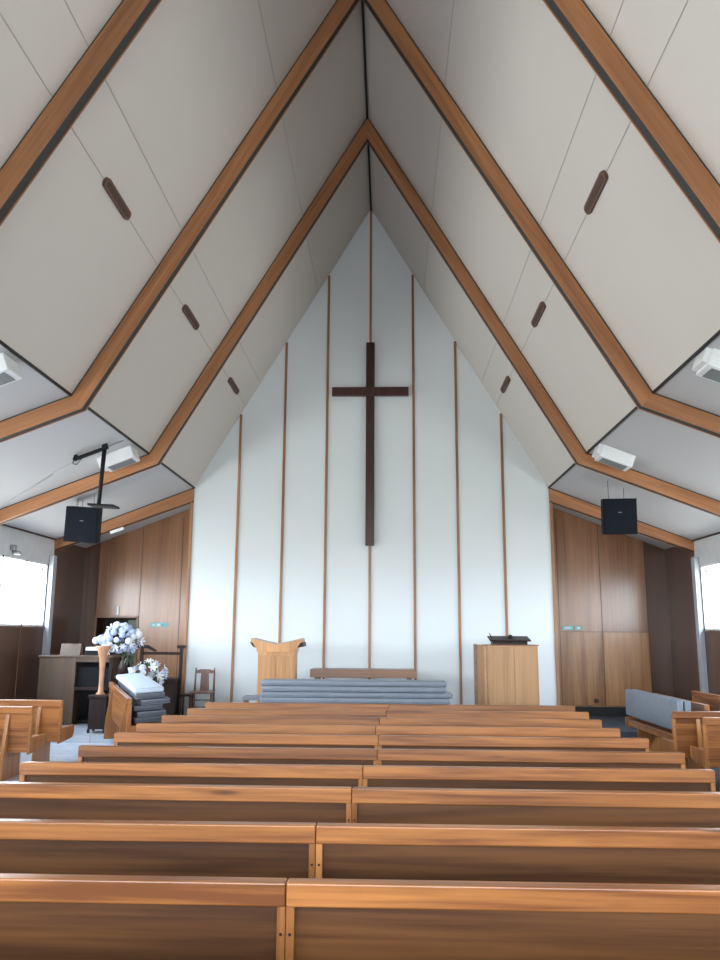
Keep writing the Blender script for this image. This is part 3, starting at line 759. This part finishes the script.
# teal stickers
t = MB(); t.box(-.19, .19, -.004, 0, -.045, .045, 'teal', bevel=.0); t.box(-.05, .02, -.006, -.004, -.025, .025, 'white'); t.prism([(.05, -.02), (.085, -.02), (.067, .025)], 'y', -.006, -.004, 'ink'); t.box(-.16, -.09, -.006, -.004, -.01, .01, 'white')
o = t.build('wall_notice', 'teal', loc=(-4.50, YB, 1.90)); tag(o, 'long teal notice strip on the left veneer wall', 'sign')
t = MB(); t.box(-.11, .11, -.004, 0, -.04, .04, 'teal'); t.box(-.07, .06, -.006, -.004, -.012, .012, 'white')
o = t.build('wall_notice', 'teal', loc=(4.10, YB, 1.885)); tag(o, 'teal notice strip nearer the pale wall on the right veneer wall', 'sign')
t = MB(); t.box(-.07, .07, -.004, 0, -.045, .045, 'teal'); t.box(-.03, .03, -.006, -.004, -.02, .02, 'white')
o = t.build('wall_notice', 'teal', loc=(4.32, YB, 1.885)); tag(o, 'short teal notice farther from the pale wall on right veneer wall', 'sign')

# ------------------------------------------------------------------ ceiling fittings
# oblong vents
for s in (-1, 1):
    ang = math.atan2(R - K, A)
    for i, (y0, y1) in enumerate(((7.27, 8.02), (10.46, 11.26), (13.72, 14.55))):
        w = .052; l = (y1 - y0) / 2
        mb = MB(); n = 8
        def pill(r, l2): return [(r * math.sin(a), l2 + r * math.cos(a)) for a in [PI / 2 - PI * k / n for k in range(n + 1)]] + [(-r * math.sin(a), -l2 - r * math.cos(a)) for a in [PI / 2 - PI * k / n for k in range(n + 1)]]
        t = thing('ceiling_vent', 'brown oblong vent on the %s ceiling slope, %s' % ('left' if s < 0 else 'right', ['nearest the camera', 'middle of three', 'nearest the front wall'][i]), 'vent', group='oblong vents in the ceiling slopes')
        a = [(-w, -l + w)]; 
        pl = [(w * math.cos(th), (l - w) + w * math.sin(th)) for th in [PI * k / n for k in range(n + 1)]] + [(w * math.cos(th), -(l - w) + w * math.sin(th)) for th in [PI + PI * k / n for k in range(n + 1)]]
        MB().prism(pl, 'z', -.035, .012).build('cover', 'vent', t)
        pl2 = [(x * .55, y * .9) for x, y in pl]
        MB().prism(pl2, 'z', -.039, -.034).build('slot', 'vent_dark', t)
        z = 6.24; x = s * (R - z) / m_
        # local +z -> outward normal of the slope (towards roof)
        zn = Vector((s * math.sin(ang), 0, math.cos(ang))); yv = Vector((0, 1, 0)); xv = yv.cross(zn)
        t.matrix_world = Matrix(((xv.x, 0, zn.x, x), (xv.y, 1, zn.y, (y0 + y1) / 2), (xv.z, 0, zn.z, z), (0, 0, 0, 1)))
# heater boxes on the low ceiling
for s in (-1, 1):
    for i, yc in enumerate((11.72, 7.62)):
        t = thing('ceiling_heater', 'white louvred heater box under the low %s ceiling, %s' % ('left' if s < 0 else 'right', ['beyond the second frame', 'at the photo edge'][i]), 'heater', group='white heater boxes under the low ceilings')
        MB().box(0, .50, 0, .34, -.19, 0, bevel=.012).build('casing', 'heater', t)
        MB().box(.06, .44, .05, .30, -.196, -.185).build('grille', 'heater_grille', t)
        lv = MB()
        for j in range(5): lv.box(.06, .44, -.008, .004, -.155 + j * .024, -.148 + j * .024)
        lv.build('louvre', 'heater', t)
        MB().box(-.055, .0, .03, .32, -.16, 0, bevel=.004).build('side_box', 'heater', t)
        an = math.atan(SL)
        xv = Vector((s * math.cos(an), 0, -math.sin(an))); zn = Vector((s * math.sin(an), 0, math.cos(an)))
        x0 = A + .075; z0 = K - SL * .075
        if s > 0:
            t.matrix_world = Matrix(((xv.x, 0, zn.x, x0), (0, 1, 0, yc), (xv.z, 0, zn.z, z0), (0, 0, 0, 1)))
        else:
            # mirrored by running the box the other way along the slope
            e = Vector((-x0, 0, z0)) + xv * .50
            t.matrix_world = Matrix(((-xv.x, 0, zn.x, e.x), (0, 1, 0, yc), (-xv.z, 0, zn.z, e.z), (0, 0, 0, 1)))

# speakers on wires
def lowz(x): return K - SL * (abs(x) - A)
def make_speaker(label, loc, rot, wires):
    t = thing('hanging_speaker', label, 'speaker', loc, group='black speakers hung from the low ceilings')
    t.rotation_euler = rot
    MB().prism([(-.275, -.17), (.275, -.17), (.25, .20), (-.25, .20)], 'z', -.30, .30).build('cabinet', 'speaker', t)
    g = MB(); g.box(-.25, .25, -.182, -.17, -.275, .275, bevel=.004); g.build('grille', 'speaker', t)
    MB().box(-.03, .03, -.19, -.18, .06, .075).build('badge', 'pad', t)
    R_ = Euler(rot).to_matrix(); inv = R_.inverted()
    w = MB()
    for px, py in wires:
        p = Vector(loc) + R_ @ Vector((px, py, .30)); q = Vector((p.x + .0, p.y, lowz(p.x) - .003))
        w.tube(inv @ (p - Vector(loc)), inv @ (q - Vector(loc)), .004, n=6)
    w.build('wire', 'black', t)
    return t
make_speaker('black box speaker hung on wires over the right side aisle', (4.26, 13.6, 3.72), (math.radians(7), 0, math.radians(-6)), [(-.15, 0), (.12, .1)])
make_speaker('black box speaker hung on wires beside the dark ceiling arm, left', (-4.88, 13.5, 3.56), (math.radians(9), math.radians(3), math.radians(8)), [(-.12, -.05), (-.07, .08), (.14, .0)])

# projector arm
t = thing('projector_mount', 'black angled arm with a tray hanging from the left low ceiling', 'mount', (-3.80, 11.3, lowz(3.80)))
MB().box(-.50, .03, -.035, .035, -.075, -.035, mtx=Matrix.Rotation(-math.atan(SL), 4, 'Y'), bevel=.004).build('ceiling_bar', 'black', t)
pb = MB(); pb.box(-.035, .035, -.03, .03, -.06, .012); pb.box(-.44, -.40, -.03, .03, -.20, -.145); pb.build('bracket', 'black', t)
MB().tube((0, 0, -.05), (-.03, 0, -.90), .032, .028).build('pole', 'black', t)
MB().box(-.10, .28, -.14, .14, -.93, -.90, bevel=.004, mtx=Matrix.Translation((0, 0, .0)) @ Matrix.Rotation(math.radians(3), 4, 'Y')).build('tray', 'black', t)
cd = MB(); pts = [(-.43, -.04, -.20), (-.44, -.04, -.30), (-.38, -.04, -.31), (-.30, -.04, -.20), (-.2, -.04, -.12)]
for a, b_ in zip(pts, pts[1:]): cd.tube(a, b_, .006, n=6)
cd.build('cord', 'black', t)
# pale conduit on the left low ceiling
pts = [(-6.15, 12.55), (-4.7, 11.7), (-4.2, 11.45), (-3.56, 11.4)]
cd = MB()
for a, b_ in zip(pts, pts[1:]): cd.tube((a[0], a[1], lowz(a[0]) - .012), (b_[0], b_[1], lowz(b_[0]) - .012), .009, n=6)
tag(cd.build('conduit', 'white_trim'), 'thin pale conduit running across the low left ceiling', 'conduit')
# small light on the beam by left recess
o = MB().box(-.14, .14, -.04, 0, -.03, .03, bevel=.01, mtx=Matrix.Rotation(-math.atan(.36), 4, 'Y')).build('strip_light', 'heater', loc=(-4.98, YW + .0, 3.71)); tag(o, 'short white fitting on the left recess beam', 'light fitting')
# security light above left window
t = thing('wall_spotlight', 'small grey spotlight fixed above the left window', 'spotlight', (-XO, 13.75, 3.12))
MB().tube((0, 0, 0), (.05, 0, 0), .04).build('mount', 'steel', t)
MB().box(.03, .14, -.05, .05, -.06, .00, bevel=.01).build('head', 'steel', t)
MB().box(.02, .10, -.14, -.06, .02, .10, bevel=.01).build('sensor', 'steel', t)
MB().tube((.04, -.02, 0), (.06, -.10, .05), .012).build('arm', 'steel', t)
# silver pipe at the right window wall near the floor
# ------------------------------------------------------------------ world
w = bpy.data.worlds.new('sky'); bpy.context.scene.world = w; w.use_nodes = True
nt = w.node_tree; bg = nt.nodes['Background']
tc = N(nt, 'ShaderNodeTexCoord'); sx = N(nt, 'ShaderNodeSeparateXYZ'); nt.links.new(tc.outputs['Generated'], sx.inputs[0])
cr = N(nt, 'ShaderNodeValToRGB'); e = cr.color_ramp.elements
mr = N(nt, 'ShaderNodeMapRange'); mr.inputs['From Min'].default_value = -1; mr.inputs['From Max'].default_value = 1
nt.links.new(sx.outputs['Z'], mr.inputs['Value']); nt.links.new(mr.outputs[0], cr.inputs['Fac'])
e[0].position = .45; e[0].color = (.50, .50, .475, 1); e[1].position = .52; e[1].color = (.92, .96, 1.0, 1)
x = e.new(1.0); x.color = (.62, .78, 1.0, 1)
m1 = N(nt, 'ShaderNodeMapRange'); m1.inputs['From Min'].default_value = -1; m1.inputs['From Max'].default_value = 1
m1.inputs['To Min'].default_value = 1.5; m1.inputs['To Max'].default_value = .75
nt.links.new(sx.outputs['X'], m1.inputs['Value'])
vm = N(nt, 'ShaderNodeVectorMath', operation='SCALE'); nt.links.new(cr.outputs['Color'], vm.inputs[0]); nt.links.new(m1.outputs[0], vm.inputs['Scale'])
nt.links.new(vm.outputs[0], bg.inputs['Color']); bg.inputs['Strength'].default_value = 15.0

# ------------------------------------------------------------------ camera
pit, yaw, rol = .18921556, .03569590, .00607185
F = Vector((-math.sin(yaw) * math.cos(pit), math.cos(yaw) * math.cos(pit), math.sin(pit)))
Rr = Vector((math.cos(yaw), math.sin(yaw), 0)); U = Rr.cross(F)
R2 = Rr * math.cos(rol) + U * math.sin(rol); U2 = -Rr * math.sin(rol) + U * math.cos(rol)
cam = bpy.data.cameras.new('camera'); co = bpy.data.objects.new('camera', cam); C.objects.link(co)
co.matrix_world = Matrix(((R2.x, U2.x, -F.x, .35428), (R2.y, U2.y, -F.y, 0), (R2.z, U2.z, -F.z, 1.75), (0, 0, 0, 1)))
cam.sensor_fit = 'VERTICAL'; cam.sensor_height = 24; cam.lens = 20.0; cam.clip_start = .05
bpy.context.scene.camera = co
sc = bpy.context.scene
sc.view_settings.view_transform = 'Standard'; sc.view_settings.look = 'None'; sc.view_settings.gamma = 1; sc.view_settings.use_curve_mapping = False
sc.view_settings.exposure = 0.42
sc.cycles.max_bounces = 10; sc.cycles.diffuse_bounces = 7; sc.cycles.use_denoising = True
sc.cycles.sample_clamp_indirect = 8
